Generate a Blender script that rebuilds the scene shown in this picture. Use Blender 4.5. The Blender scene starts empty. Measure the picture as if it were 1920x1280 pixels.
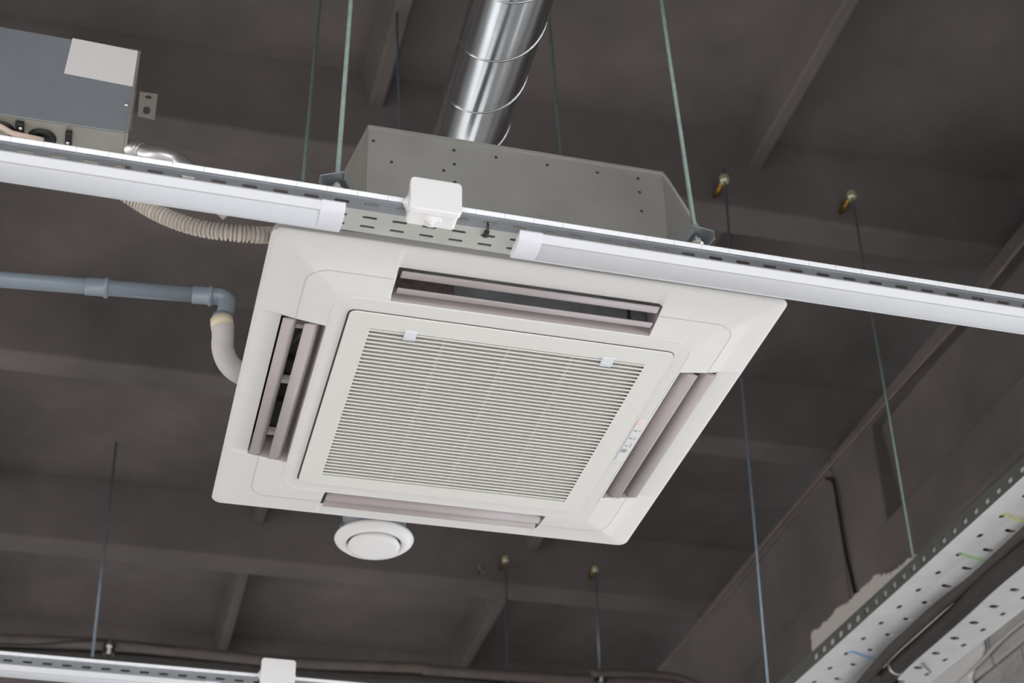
import bpy, bmesh, math, random
from mathutils import Vector, Matrix
from mathutils.geometry import tessellate_polygon
random.seed(4)
SC = bpy.context.scene
COL = SC.collection
PI = math.pi

# ------------------------------------------------------------------ camera
CAMP = Vector((0, 0, 1.6))
FPX = 3089.64
YAW, TILT, ROLL = math.radians(-15.3218), math.radians(124.4169), math.radians(-1.2304)
ROT = Matrix.Rotation(YAW, 3, 'Z') @ Matrix.Rotation(TILT, 3, 'X') @ Matrix.Rotation(ROLL, 3, 'Z')
cd = bpy.data.cameras.new('camera'); cam = bpy.data.objects.new('camera', cd); COL.objects.link(cam)
cd.sensor_width = 36; cd.lens = FPX / 1920 * 36; cd.clip_end = 100
cam.matrix_world = Matrix.Translation(CAMP) @ ROT.to_4x4()
cd.dof.use_dof = True; cd.dof.focus_distance = 3.2; cd.dof.aperture_fstop = 5.2
SC.camera = cam

# ------------------------------------------------------------------ view, world, lights
SC.view_settings.view_transform = 'Standard'; SC.view_settings.look = 'None'
SC.view_settings.gamma = 1; SC.view_settings.use_curve_mapping = False
SC.view_settings.exposure = -1.07
w = bpy.data.worlds.new('world'); SC.world = w; w.use_nodes = True
w.node_tree.nodes['Background'].inputs[0].default_value = (0.86, 0.93, 1, 1)
w.node_tree.nodes['Background'].inputs[1].default_value = 1.0

def area(name, loc, target, sx, sy, power, col=(1, 1, 1), spread=180):
    l = bpy.data.lights.new(name, 'AREA'); l.shape = 'RECTANGLE'; l.size = sx; l.size_y = sy
    l.energy = power; l.color = col; l.spread = math.radians(spread)
    o = bpy.data.objects.new(name, l); COL.objects.link(o); o.location = loc
    o.rotation_euler = (Vector(target) - Vector(loc)).to_track_quat('-Z', 'Y').to_euler()
    return o
area('daylight_left_window', (-6.8, 5.0, 2.1), (0, 5.0, -2.2), 13, 2.6, 620, (1, .965, .93), 150)
area('daylight_right_fill', (3.02, 2.5, 2.1), (0, 2.5, -.4), 11, 2.2, 720, (.93, .96, 1), 170)  # added area light in front of the right wall, which has no window opening
area('daylight_front_window', (-1.5, -4.8, 2.0), (-1.5, 0, -2.6), 8, 2.4, 900, (.99, .98, 1), 140)
area('daylight_back_window', (-1.5, 13.8, 2.0), (-1.5, 8, -1.6), 8, 2.2, 120, (1, .97, .93))

# ------------------------------------------------------------------ picture point -> point on a real plane
def ray(u, v): return ROT @ Vector(((u - 960) / FPX, -(v - 640) / FPX, -1))
def pz(u, v, z): d = ray(u, v); return CAMP + d * ((z - CAMP.z) / d.z)
def py(u, v, y): d = ray(u, v); return CAMP + d * ((y - CAMP.y) / d.y)
def px(u, v, x): d = ray(u, v); return CAMP + d * ((x - CAMP.x) / d.x)

# ------------------------------------------------------------------ materials
def mat(name, col, rough=.5, metal=0., noise=0., nscale=8., col2=None, bump=0., bscale=60., emit=None, estr=0., spec=None, stretch=None):
    m = bpy.data.materials.new(name); m.use_nodes = True
    nt = m.node_tree; b = nt.nodes['Principled BSDF']
    b.inputs['Base Color'].default_value = (*col, 1); b.inputs['Roughness'].default_value = rough
    b.inputs['Metallic'].default_value = metal
    if spec is not None: b.inputs['Specular IOR Level'].default_value = spec
    tc = nt.nodes.new('ShaderNodeTexCoord'); mp = nt.nodes.new('ShaderNodeMapping')
    nt.links.new(tc.outputs['Object'], mp.inputs[0])
    if stretch: mp.inputs['Scale'].default_value = stretch
    if noise > 0 or col2:
        n = nt.nodes.new('ShaderNodeTexNoise'); n.inputs['Scale'].default_value = nscale
        n.inputs['Detail'].default_value = 6; n.inputs['Roughness'].default_value = .6
        nt.links.new(mp.outputs[0], n.inputs['Vector'])
        r = nt.nodes.new('ShaderNodeValToRGB')
        r.color_ramp.elements[0].position = .32; r.color_ramp.elements[1].position = .68
        c2 = col2 or tuple(c * (1 - noise) for c in col)
        r.color_ramp.elements[0].color = (*c2, 1); r.color_ramp.elements[1].color = (*col, 1)
        nt.links.new(n.outputs['Fac'], r.inputs[0]); nt.links.new(r.outputs[0], b.inputs['Base Color'])
    if bump > 0:
        n2 = nt.nodes.new('ShaderNodeTexNoise'); n2.inputs['Scale'].default_value = bscale; n2.inputs['Detail'].default_value = 4
        nt.links.new(mp.outputs[0], n2.inputs['Vector'])
        bp = nt.nodes.new('ShaderNodeBump'); bp.inputs['Strength'].default_value = bump; bp.inputs['Distance'].default_value = .01
        nt.links.new(n2.outputs['Fac'], bp.inputs['Height']); nt.links.new(bp.outputs[0], b.inputs['Normal'])
    if emit:
        b.inputs['Emission Color'].default_value = (*emit, 1); b.inputs['Emission Strength'].default_value = estr
    return m
M = dict(
    concrete=mat('dark_painted_concrete', (.178, .156, .148), .85, noise=.5, nscale=1.1, bump=.35, bscale=14),
    floor=mat('floor_screed', (.62, .61, .60), .6, noise=.15, nscale=2),
    wall=mat('wall_plaster', (.62, .61, .60), .8, noise=.1, nscale=3, bump=.3, bscale=20),
    brick=mat('rough_block', (.60, .59, .58), .9, noise=.25, nscale=5, bump=.6, bscale=25),
    plastic=mat('ivory_plastic', (.73, .715, .69), .45, noise=.02, nscale=30),
    grille=mat('grille_plastic', (.72, .712, .67), .45),
    ridge=mat('ivory_ridge', (.76, .75, .73), .35),
    seam=mat('seam_shadow_gap', (.45, .44, .42), .6),
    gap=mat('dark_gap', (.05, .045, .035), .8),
    filt=mat('air_filter_mesh', (.60, .60, .54), .9, noise=.1, nscale=40),
    mauve=mat('mauve_plastic', (.42, .37, .368), .5, noise=.05, nscale=20),
    vanedark=mat('zinc_tray_base', (.60, .60, .56), .5, .55, noise=.12, nscale=14),
    evap=mat('zinc_inner_plate', (.42, .43, .44), .5, .3, noise=.4, nscale=12),
    bodymetal=mat('galvanised_casing', (.47, .465, .43), .5, .7, noise=.2, nscale=5, bump=.05, bscale=8),
    rail=mat('zinc_tray', (.50, .53, .56), .42, .8, noise=.18, nscale=14),
    lip=mat('bright_zinc_lip', (.78, .79, .81), .4, .2, noise=.03),
    duct=mat('spiral_duct_steel', (.74, .77, .80), .17, 1, noise=.12, nscale=6, bump=.03, bscale=10),
    rod=mat('zinc_threaded_rod', (.26, .34, .31), .45, .6, noise=.25, nscale=60, bump=.2, bscale=400),
    rodblue=mat('blue_zinc_threaded_rod', (.24, .30, .36), .4, .6, noise=.2, nscale=60),
    lampw=mat('lamp_housing', (.68, .695, .72), .5),
    diff=mat('lamp_diffuser', (.60, .615, .64), .6, noise=.02, nscale=20),
    cap=mat('lamp_end_cap', (.72, .71, .76), .5),
    box=mat('white_box_plastic', (.86, .85, .84), .4),
    pipe=mat('grey_pvc', (.22, .26, .30), .35, noise=.1),
    hose=mat('corrugated_hose', (.52, .47, .42), .55),
    white_hose=mat('white_foam_sleeve', (.62, .59, .57), .8, noise=.08, nscale=20, bump=.2, bscale=40),
    tape=mat('cream_tape', (.70, .61, .45), .6),
    silver=mat('silver_foil', (.6, .59, .59), .35, .9, bump=.25, bscale=14),
    fan=mat('fan_box_zinc', (.34, .37, .40), .5, .55, noise=.1, nscale=9),
    fanb=mat('fan_box_zinc_light', (.50, .49, .43), .45, .7, noise=.12, nscale=9),
    label=mat('label_paper', (.74, .72, .71), .6),
    black=mat('black_rubber', (.012, .012, .013), .5),
    insul=mat('black_foam_insulation', (.036, .031, .029), .6, noise=.35, nscale=14, bump=.2, bscale=30),
    brown=mat('brown_grey_insulation', (.14, .118, .105), .7, noise=.3, nscale=10, bump=.2, bscale=25),
    brass=mat('brass_anchor', (.45, .27, .06), .35, .9),
    pinkc=mat('pale_cable', (.62, .58, .56), .5),
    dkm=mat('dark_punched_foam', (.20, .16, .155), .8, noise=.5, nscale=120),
    nuty=mat('yellow_zinc_nut', (.62, .60, .40), .35, .6),
    nutm=mat('bright_zinc_nut', (.66, .68, .62), .3, .8),
    beige=mat('beige_cable', (.66, .52, .42), .5),
    tie_y=mat('yellow_wire', (.55, .55, .08), .5), tie_g=mat('green_wire', (.25, .5, .14), .5), tie_b=mat('blue_wire', (.12, .33, .62), .5),
    led=mat('orange_indicator', (.9, .3, .15), .4, emit=(1, .22, .06), estr=2.2),
    strip=mat('display_strip_plastic', (.76, .76, .76), .3),
    mark=mat('grey_print', (.35, .35, .36), .5),
    clip=mat('clear_clip', (.68, .71, .75), .25),
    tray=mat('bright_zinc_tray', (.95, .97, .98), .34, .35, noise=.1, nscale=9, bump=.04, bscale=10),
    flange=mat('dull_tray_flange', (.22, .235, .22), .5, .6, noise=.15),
    foam=mat('white_plaster', (.66, .62, .59), .9, bump=.6, bscale=40),
    foamw=mat('bright_white_plaster', (.86, .86, .86), .8),
    insulb=mat('brown_black_insulation', (.062, .050, .043), .6, noise=.35, nscale=12, bump=.2, bscale=30),
    rust=mat('rusty_wire', (.26, .20, .17), .8, noise=.3, nscale=10),
    cable=mat('white_cable', (.55, .53, .48), .5),
    brownclip=mat('dark_clip', (.02, .02, .02), .5),
)

# ------------------------------------------------------------------ mesh builder
class MB:
    def __init__(s): s.bm = bmesh.new(); s.mats = []; s.cur = 0; s.T = Matrix.Identity(4)
    def use(s, m):
        m = M[m]
        if m not in s.mats: s.mats.append(m)
        s.cur = s.mats.index(m); return s
    def v(s, p): return s.bm.verts.new(s.T @ Vector(p))
    def f(s, vs, smooth=False):
        try: f = s.bm.faces.new(vs)
        except ValueError: return None
        f.material_index = s.cur; f.smooth = smooth; return f
    def hexa(s, p):      # 8 corners: bottom ring of four, top ring of four
        v = [s.v(q) for q in p]
        for q in ((0, 3, 2, 1), (4, 5, 6, 7), (0, 1, 5, 4), (1, 2, 6, 5), (2, 3, 7, 6), (3, 0, 4, 7)): s.f([v[i] for i in q])
        return s
    def box(s, a, b):
        (x0, y0, z0), (x1, y1, z1) = a, b
        return s.hexa([(x0, y0, z0), (x1, y0, z0), (x1, y1, z0), (x0, y1, z0), (x0, y0, z1), (x1, y0, z1), (x1, y1, z1), (x0, y1, z1)])
    def prism(s, pts, off, smooth=False):       # closed outline in 3-D pushed along off
        off = Vector(off); n = len(pts)
        a = [s.v(p) for p in pts]; b = [s.v(Vector(p) + off) for p in pts]
        s.f(a[::-1]); s.f(b)
        for i in range(n): s.f([a[i], a[(i + 1) % n], b[(i + 1) % n], b[i]], smooth)
        return s
    def tube(s, pts, r, n=16, caps=True, smooth=True):
        pts = [Vector(p) for p in pts]; rr = r if isinstance(r, (list, tuple)) else [r] * len(pts)
        rings = []; prev = None
        for i, p in enumerate(pts):
            t = (pts[min(i + 1, len(pts) - 1)] - pts[max(i - 1, 0)]).normalized()
            if prev is None:
                a = Vector((0, 0, 1)) if abs(t.z) < .9 else Vector((1, 0, 0)); nx = t.cross(a).normalized()
            else: nx = (prev - t * prev.dot(t)).normalized()
            prev = nx; ny = t.cross(nx)
            rings.append([s.v(p + (nx * math.cos(2 * PI * k / n) + ny * math.sin(2 * PI * k / n)) * rr[i]) for k in range(n)])
        for a, b in zip(rings, rings[1:]):
            for k in range(n): s.f([a[k], a[(k + 1) % n], b[(k + 1) % n], b[k]], smooth)
        if caps: s.f(rings[0][::-1]); s.f(rings[-1])
        return s
    def lathe(s, prof, c, axis=(0, 0, 1), n=40, smooth=True):      # prof: (radius, height along axis)
        ax = Vector(axis).normalized(); a = Vector((1, 0, 0)) if abs(ax.x) < .9 else Vector((0, 1, 0))
        nx = ax.cross(a).normalized(); ny = ax.cross(nx); c = Vector(c); rings = []
        for r, h in prof:
            if r < 1e-6: rings.append([s.v(c + ax * h)])
            else: rings.append([s.v(c + ax * h + (nx * math.cos(2 * PI * k / n) + ny * math.sin(2 * PI * k / n)) * r) for k in range(n)])
        for a, b in zip(rings, rings[1:]):
            for k in range(n):
                if len(a) == 1 and len(b) == 1: continue
                if len(a) == 1: s.f([a[0], b[(k + 1) % n], b[k]], smooth)
                elif len(b) == 1: s.f([a[k], a[(k + 1) % n], b[0]], smooth)
                else: s.f([a[k], a[(k + 1) % n], b[(k + 1) % n], b[k]], smooth)
        return s
    def cells(s, fn, rect, hole, step, count):
        """a punched strip: the same cell (rect with holes, 2-D) repeated; fn maps 2-D to 3-D"""
        outer = [Vector((rect[0], rect[1], 0)), Vector((rect[2], rect[1], 0)), Vector((rect[2], rect[3], 0)), Vector((rect[0], rect[3], 0))]
        loops = [outer] + [[Vector((x, y, 0)) for x, y in h] for h in hole]
        tri = tessellate_polygon(loops); flat = [p for l in loops for p in l]
        for k in range(count):
            vs = [s.v(fn(p.x + step[0] * k, p.y + step[1] * k)) for p in flat]
            for t in tri: s.f([vs[i] for i in t])
        return s
    def build(s, name, parent=None, solid=0., bevel=0., merge=False, origin=None, angle=None):
        if merge: bmesh.ops.remove_doubles(s.bm, verts=s.bm.verts, dist=1e-5)
        bmesh.ops.recalc_face_normals(s.bm, faces=s.bm.faces)
        me = bpy.data.meshes.new(name)
        o = bpy.data.objects.new(name, me); COL.objects.link(o)
        if parent:
            o.parent = parent; loc = world_loc(parent)
        else:
            loc = Vector(origin) if origin is not None else sum((v.co for v in s.bm.verts), Vector()) / max(1, len(s.bm.verts))
            o.location = loc
        bmesh.ops.translate(s.bm, verts=s.bm.verts, vec=-loc)
        s.bm.to_mesh(me); s.bm.free()
        for m in s.mats: me.materials.append(m)
        if solid:
            q = o.modifiers.new('thickness', 'SOLIDIFY'); q.thickness = solid; q.offset = 0
        if bevel:
            q = o.modifiers.new('bevel', 'BEVEL'); q.width = bevel; q.segments = 2; q.limit_method = 'ANGLE'
        return o
def world_loc(o):
    p = Vector((0, 0, 0))
    while o: p += o.location; o = o.parent
    return p
def tag(o, label, cat, group=None):
    o['label'] = label; o['category'] = cat
    if group: o['group'] = group
    return o
def thing(name, loc, label, cat, group=None):
    o = bpy.data.objects.new(name, None); COL.objects.link(o); o.location = loc; o.empty_display_size = .05
    return tag(o, label, cat, group)
def struct(o): o['kind'] = 'structure'; return o
def stadium(cx, cy, hw, hh, n=5):
    r = min(hw, hh); out = []
    if hw >= hh: cs = [(cx + hw - r, cy, -90), (cx - hw + r, cy, 90)]
    else: cs = [(cx, cy + hh - r, 0), (cx, cy - hh + r, 180)]
    for x, y, a0 in cs:
        for k in range(n + 1):
            a = math.radians(a0 + 180 * k / n); out.append((x + r * math.cos(a), y + r * math.sin(a)))
    return out
def rrect(x0, y0, x1, y1, r, n=6):
    out = []
    for cx, cy, a0 in ((x1 - r, y1 - r, 0), (x0 + r, y1 - r, 90), (x0 + r, y0 + r, 180), (x1 - r, y0 + r, 270)):
        for k in range(n + 1):
            a = math.radians(a0 + 90 * k / n); out.append((cx + r * math.cos(a), cy + r * math.sin(a)))
    return out
def spline(pts, sub=8):
    pts = [Vector(p) for p in pts]; out = []
    P = [pts[0] * 2 - pts[1]] + pts + [pts[-1] * 2 - pts[-2]]
    for i in range(1, len(P) - 2):
        for k in range(sub):
            t = k / sub; a, b, c, d = P[i - 1], P[i], P[i + 1], P[i + 2]
            out.append(.5 * ((2 * b) + (c - a) * t + (2 * a - 5 * b + 4 * c - d) * t * t + (3 * b - a - 3 * c + d) * t ** 3))
    out.append(pts[-1]); return out

# ================================================================== THE SETTING
ZS = 5.42      # underside of the slab
ZB = 5.10      # underside of the long ribs
m = MB().use('concrete'); m.box((-9, -6, ZS), (4.6, 16, ZS + .2)); ceil = struct(m.build('ceiling', origin=(0, 5, ZS)))
BY = [(-2.1, -1.96), (-.55, -.41), (.98, 1.12), (2.46, 2.60), (3.985, 4.125), (5.42, 5.56), (6.93, 7.09), (8.50, 8.66), (10.05, 10.2)]
for a, b in BY:       # long ribs, slightly wider at the top
    m = MB().use('concrete')
    m.hexa([(-9, a, ZB), (2.90, a, ZB), (2.90, b, ZB), (-9, b, ZB), (-9, a - .012, ZS + .01), (4.6, a - .012, ZS + .01), (4.6, b + .012, ZS + .01), (-9, b + .012, ZS + .01)])
    m.use('concrete').hexa([(2.90, a, ZB), (4.6, a, ZB), (4.6, b, ZB), (2.90, b, ZB), (2.90, a - .012, ZS), (4.6, a - .012, ZS), (4.6, b + .012, ZS), (2.90, b + .012, ZS)])
    m.build('ceiling_beam', ceil, bevel=.012)
for (a0, b0), (a1, b1) in zip(BY, BY[1:]):
    for x in (-6.0, -4.68, -3.36, -2.02, -.70, .645, 1.97):
        if a0 < 0: continue
        zr = 5.285; h0 = .024; h1 = .055
        m = MB().use('concrete')
        m.hexa([(x - h0, b0, zr), (x + h0, b0, zr), (x + h0, a1, zr), (x - h0, a1, zr), (x - h1, b0, ZS + .01), (x + h1, b0, ZS + .01), (x + h1, a1, ZS + .01), (x - h1, a1, ZS + .01)])
        m.build('ceiling_rib', ceil, bevel=.008)

# girder along the right side: flange, recessed web with end blocks, bottom chord
XG = 2.87
def girder(y0, y1, blocks, wt):
    m = MB().use('concrete')
    m.box((XG, y0, 5.03), (XG + .34, y1, ZB - .002))
    m.hexa([(XG + .10, y0, 4.50), (XG + .24, y0, 4.50), (XG + .24, y1, 4.50), (XG + .10, y1, 4.50), (XG + wt, y0, 5.04), (XG + .27, y0, 5.04), (XG + .27, y1, 5.04), (XG + wt, y1, 5.04)])
    m.hexa([(XG, y0, 4.36), (XG + .34, y0, 4.36), (XG + .34, y1, 4.36), (XG, y1, 4.36), (XG, y0, 4.60), (XG + .34, y0, 4.60), (XG + .27, y1, 4.60), (XG, y1, 4.60)])
    for a, b in blocks:
        m.hexa([(XG + .004, a, 4.58), (XG + .3, a, 4.58), (XG + .3, b, 4.58), (XG + .004, b, 4.58), (XG + .004, a, 5.05), (XG + .3, a, 5.05), (XG + .3, b, 5.05), (XG + .004, b, 5.05)])
    return m.build('girder', ceil, bevel=.01)
girder(-5.5, 5.455, [(5.08, 5.455), (-.5, .0)], .05)
girder(5.463, 15.5, [(5.463, 5.83), (10, 10.4)], .014)
m = MB().use('concrete'); m.lathe([(0, 0), (.02, 0), (.02, -.012), (.0, -.012)], (XG + .072, 4.37, 4.75), (1, 0, 0), 16)

# walls
m = MB().use('floor'); m.box((-9, -6, -.1), (4.6, 16, 0)); struct(m.build('floor', origin=(0, 5, 0)))
m = MB().use('brick')
# block courses showing under the girder
zc = 3.18; row = 0
m.box((3.16, -6, 0), (3.4, 16, 4.37))
while zc < 4.33:
    yy = 2.2 + (row % 2) * .2
    while yy < 9:
        z1 = min(zc + .19, 4.36)
        m.box((3.145 - random.random() * .006, yy, zc), (3.165, yy + .385, z1)); yy += .395
    zc += .2; row += 1
struct(m.build('wall_right', origin=(3.16, 5, 0), bevel=.006))
# broken edge of white plaster under the girder
XP = XG - .05
prof = [px(u, v, XP) for u, v in ((1520, 1215), (1522, 1187), (1545, 1166), (1565, 1146), (1590, 1128), (1610, 1110), (1622, 1099), (1634, 1086), (1643, 1079), (1655, 1077), (1672, 1073), (1690, 1060), (1705, 1047), (1713, 1040), (1730, 1060), (1760, 1130), (1650, 1260), (1540, 1290))]
pj = []
for a_, b_ in zip(prof, prof[1:] + prof[:1]):
    for k in range(5): pj.append(a_.lerp(b_, k / 5) + Vector((0, random.uniform(-.010, .010), random.uniform(-.007, .007))))
m = MB().use('foam'); m.prism(pj, (.045, 0, 0)); tag(m.build('plaster_patch', bevel=.004), 'jagged white plaster edge under the dark girder behind the perforated tray', 'plaster')
prof = [(p.y, p.z) for p in [px(u, v, 3.118) for u, v in ((1690, 1330), (1720, 1262), (1756, 1240), (1800, 1200), (1838, 1196), (1842, 1214), (1836, 1236), (1822, 1252), (1817, 1268), (1820, 1290), (1812, 1330))]]
m = MB().use('foamw'); m.prism([(3.118, y, z) for y, z in prof], (.018, 0, 0)); tag(m.build('plaster_patch', bevel=.006), 'bright white plaster patch on the block wall beside the white cable', 'plaster')
# far, left and front walls with window openings
def windows_wall(name, axis, at, a0, a1, wins, zlo, zhi, t):
    m = MB().use('wall')
    def bx(p, q, z0, z1):
        if axis == 'x': m.box((min(at, at + t), p, z0), (max(at, at + t), q, z1))
        else: m.box((p, min(at, at + t), z0), (q, max(at, at + t), z1))
    bx(a0, a1, 0, zlo); bx(a0, a1, zhi, ZS); e = a0
    for p, q in wins: bx(e, p, zlo, zhi); e = q
    bx(e, a1, zlo, zhi); return struct(m.build(name))
windows_wall('wall_left', 'x', -7, -5, 14, [(-3, 0), (.5, 3.5), (4, 7)], .8, 3.4, -.3)
windows_wall('wall_front', 'y', -5, -7, 3.2, [(-5.5, -1.8), (-1.2, 2.5)], .8, 3.2, -.3)
windows_wall('wall_back', 'y', 14, -7, 3.2, [(-5.5, -1.8), (-1.2, 2.5)], .9, 3.1, .3)

# ================================================================== CASSETTE AIR CONDITIONER
CX, CY, ZR, ZC = .655, 2.675, 3.326, 3.302
ac = thing('ceiling_cassette', (CX, CY, ZC), 'white square ceiling cassette air conditioner with slatted centre grille', 'air conditioner')
HX, HY = .466, .486
def sdr(x, y, hx, hy, r):
    qx, qy = abs(x) - hx + r, abs(y) - hy + r
    return math.hypot(max(qx, 0), max(qy, 0)) + min(max(qx, qy), 0) - r
# openings in panel coordinates (x0,x1,y0,y1)
OP = {'near': (-.239, .241, -.431, -.353), 'far': (-.239, .241, .352, .430), 'left': (-.4165, -.3365, -.250, .247), 'right': (.3365, .4150, -.250, .247)}
SL = (-.259, .262, -.267, .274)       # slatted field
def interp(d, tab):
    for (a, za), (b, zb) in zip(tab, tab[1:]):
        if d <= b: return za + (zb - za) * (d - a) / (b - a)
    return tab[-1][1]
PROF = [(0, .0), (.002, -.0030), (.006, -.0050), (.05, -.0105), (.078, -.0165), (.13, -.0235), (1, -.0235)]
def ph(x, y):
    d = -sdr(x, y, HX, HY, .022); z = ZR + interp(max(d, 0), PROF)
    if abs(x) < .2405 and abs(y) > .36 or abs(y) < .2495 and abs(x) > .345:
        z += .0045 * max(0, min(1, (d - .004) / .05))
    e = sdr(x, y, .3335, .349, .045)
    if e < .003:
        t = max(0, min(1, (.003 - e) / .004)); z = z * (1 - t) + ZC * t
    return z
def lines(h, keys):
    L = set(); n = int(2 * h / .0055)
    for i in range(n + 1): L.add(round(-h + 2 * h * i / n, 5))
    for k in (.001, .002, .004, .006, .009): L.add(round(-h + k, 5)); L.add(round(h - k, 5))
    out = sorted(L)
    for k in keys:
        out = [q for q in out if abs(q - k) > .0012 or abs(q) > h - .012]
        out.append(k)
    return sorted(set(out))
xs = lines(HX, [-.4165, -.3365, .3365, .415, -.239, .241, -.2405, .2425, SL[0], SL[1]])
ys = lines(HY, [-.431, -.353, .352, .43, -.250, .247, -.2515, .2485, SL[2], SL[3]])
m = MB().use('plastic'); G = {}
for i, x in enumerate(xs):
    for j, y in enumerate(ys):
        X, Y = x, y
        d = sdr(x, y, HX, HY, .022)
        if d > 0:
            cx, cy = math.copysign(HX - .022, x), math.copysign(HY - .022, y)
            v = Vector((x - cx, y - cy)); v = v.normalized() * .022; X, Y = cx + v.x, cy + v.y
        z = ph(X, Y)
        G[i, j] = m.v((CX + X, CY + Y, z))
def inhole(x, y):
    for a, b, c, d in list(OP.values()) + [SL]:
        if a < x < b and c < y < d: return True
for i in range(len(xs) - 1):
    for j in range(len(ys) - 1):
        if inhole((xs[i] + xs[i + 1]) / 2, (ys[j] + ys[j + 1]) / 2): continue
        m.f([G[i, j], G[i + 1, j], G[i + 1, j + 1], G[i, j + 1]], True)
n1, n2 = len(xs) - 1, len(ys) - 1
per = [(i, 0) for i in range(n1)] + [(n1, j) for j in range(n2)] + [(i, n2) for i in range(n1, 0, -1)] + [(0, j) for j in range(n2, 0, -1)]
low = [G[p] for p in per]
up = [m.v(v.co + Vector(((CX - v.co.x) * .006, (CY - v.co.y) * .006, .014))) for v in low]
for k in range(len(low)): m.f([low[k], low[(k + 1) % len(low)], up[(k + 1) % len(low)], up[k]])
# back of the panel, a frame around the casing
bk = [m.v((CX + sx * .421, CY + sy * .436, ZR + .014)) for sx, sy in ((-1, -1), (1, -1), (1, 1), (-1, 1))]
cor = [up[0], up[n1], up[n1 + n2], up[2 * n1 + n2]]
segs = [(0, n1), (n1, n1 + n2), (n1 + n2, 2 * n1 + n2), (2 * n1 + n2, 2 * n1 + 2 * n2)]
for k, (s0, s1) in enumerate(segs):
    ring = [up[q % len(up)] for q in range(s0, s1 + 1)]
    m.f(ring + [bk[(k + 1) % 4], bk[k]])
# fine moulded lines of the corner pads: slightly raised beads
m.use('seam')
def bead(pts, wd=.0011):
    P = [Vector((CX + x, CY + y, ph(x, y) - .0003)) for x, y in pts]
    for a, b in zip(P, P[1:]):
        t = (b - a).normalized(); s_ = Vector((-t.y, t.x, 0)) * wd / 2
        q = [m.v(a - s_), m.v(b - s_), m.v(b + s_), m.v(a + s_)]
        m.f(q)
for sx in (-1, 1):
    for sy in (-1, 1):
        pts = [(.2415, .407)] + [(.2415 + (.392 - .04 - .2415) * t / 6, .407) for t in range(1, 7)]
        pts += [(.352 + .04 * math.sin(a * PI / 16), .367 + .04 * math.cos(a * PI / 16)) for a in range(1, 9)]
        pts += [(.392, .367 + (.2495 - .367) * t / 6) for t in range(1, 7)]
        bead([(x * sx, y * sy) for x, y in pts])
fr = rrect(-.3335, -.349, .3335, .349, .046, 10); fr = [p for p in fr]
m.use('ridge')
for k in range(len(fr)):
    p, q = fr[k], fr[(k + 1) % len(fr)]; L_ = math.hypot(q[0] - p[0], q[1] - p[1]); n_ = max(1, int(L_ / .03))
    for a in range(n_):
        A_ = (p[0] + (q[0] - p[0]) * a / n_, p[1] + (q[1] - p[1]) * a / n_); B_ = (p[0] + (q[0] - p[0]) * (a + 1) / n_, p[1] + (q[1] - p[1]) * (a + 1) / n_)
        dx_, dy_ = B_[0] - A_[0], B_[1] - A_[1]; l_ = math.hypot(dx_, dy_); nx_, ny_ = dy_ / l_ * .0006, -dx_ / l_ * .0006
        c_ = [(A_[0] - nx_, A_[1] - ny_), (B_[0] - nx_, B_[1] - ny_), (B_[0] + nx_, B_[1] + ny_), (A_[0] + nx_, A_[1] + ny_)]
        z_ = ZC - .0005
        lo = [m.v((CX + x, CY + y, ZC + .002)) for x, y in c_]; hi = [m.v((CX + CX * 0 + x, CY + y, z_)) for x, y in c_]
        m.f(hi); m.f([lo[0], lo[1], hi[1], hi[0]]); m.f([lo[2], lo[3], hi[3], hi[2]])
panel = m.build('front_panel', ac)

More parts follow.
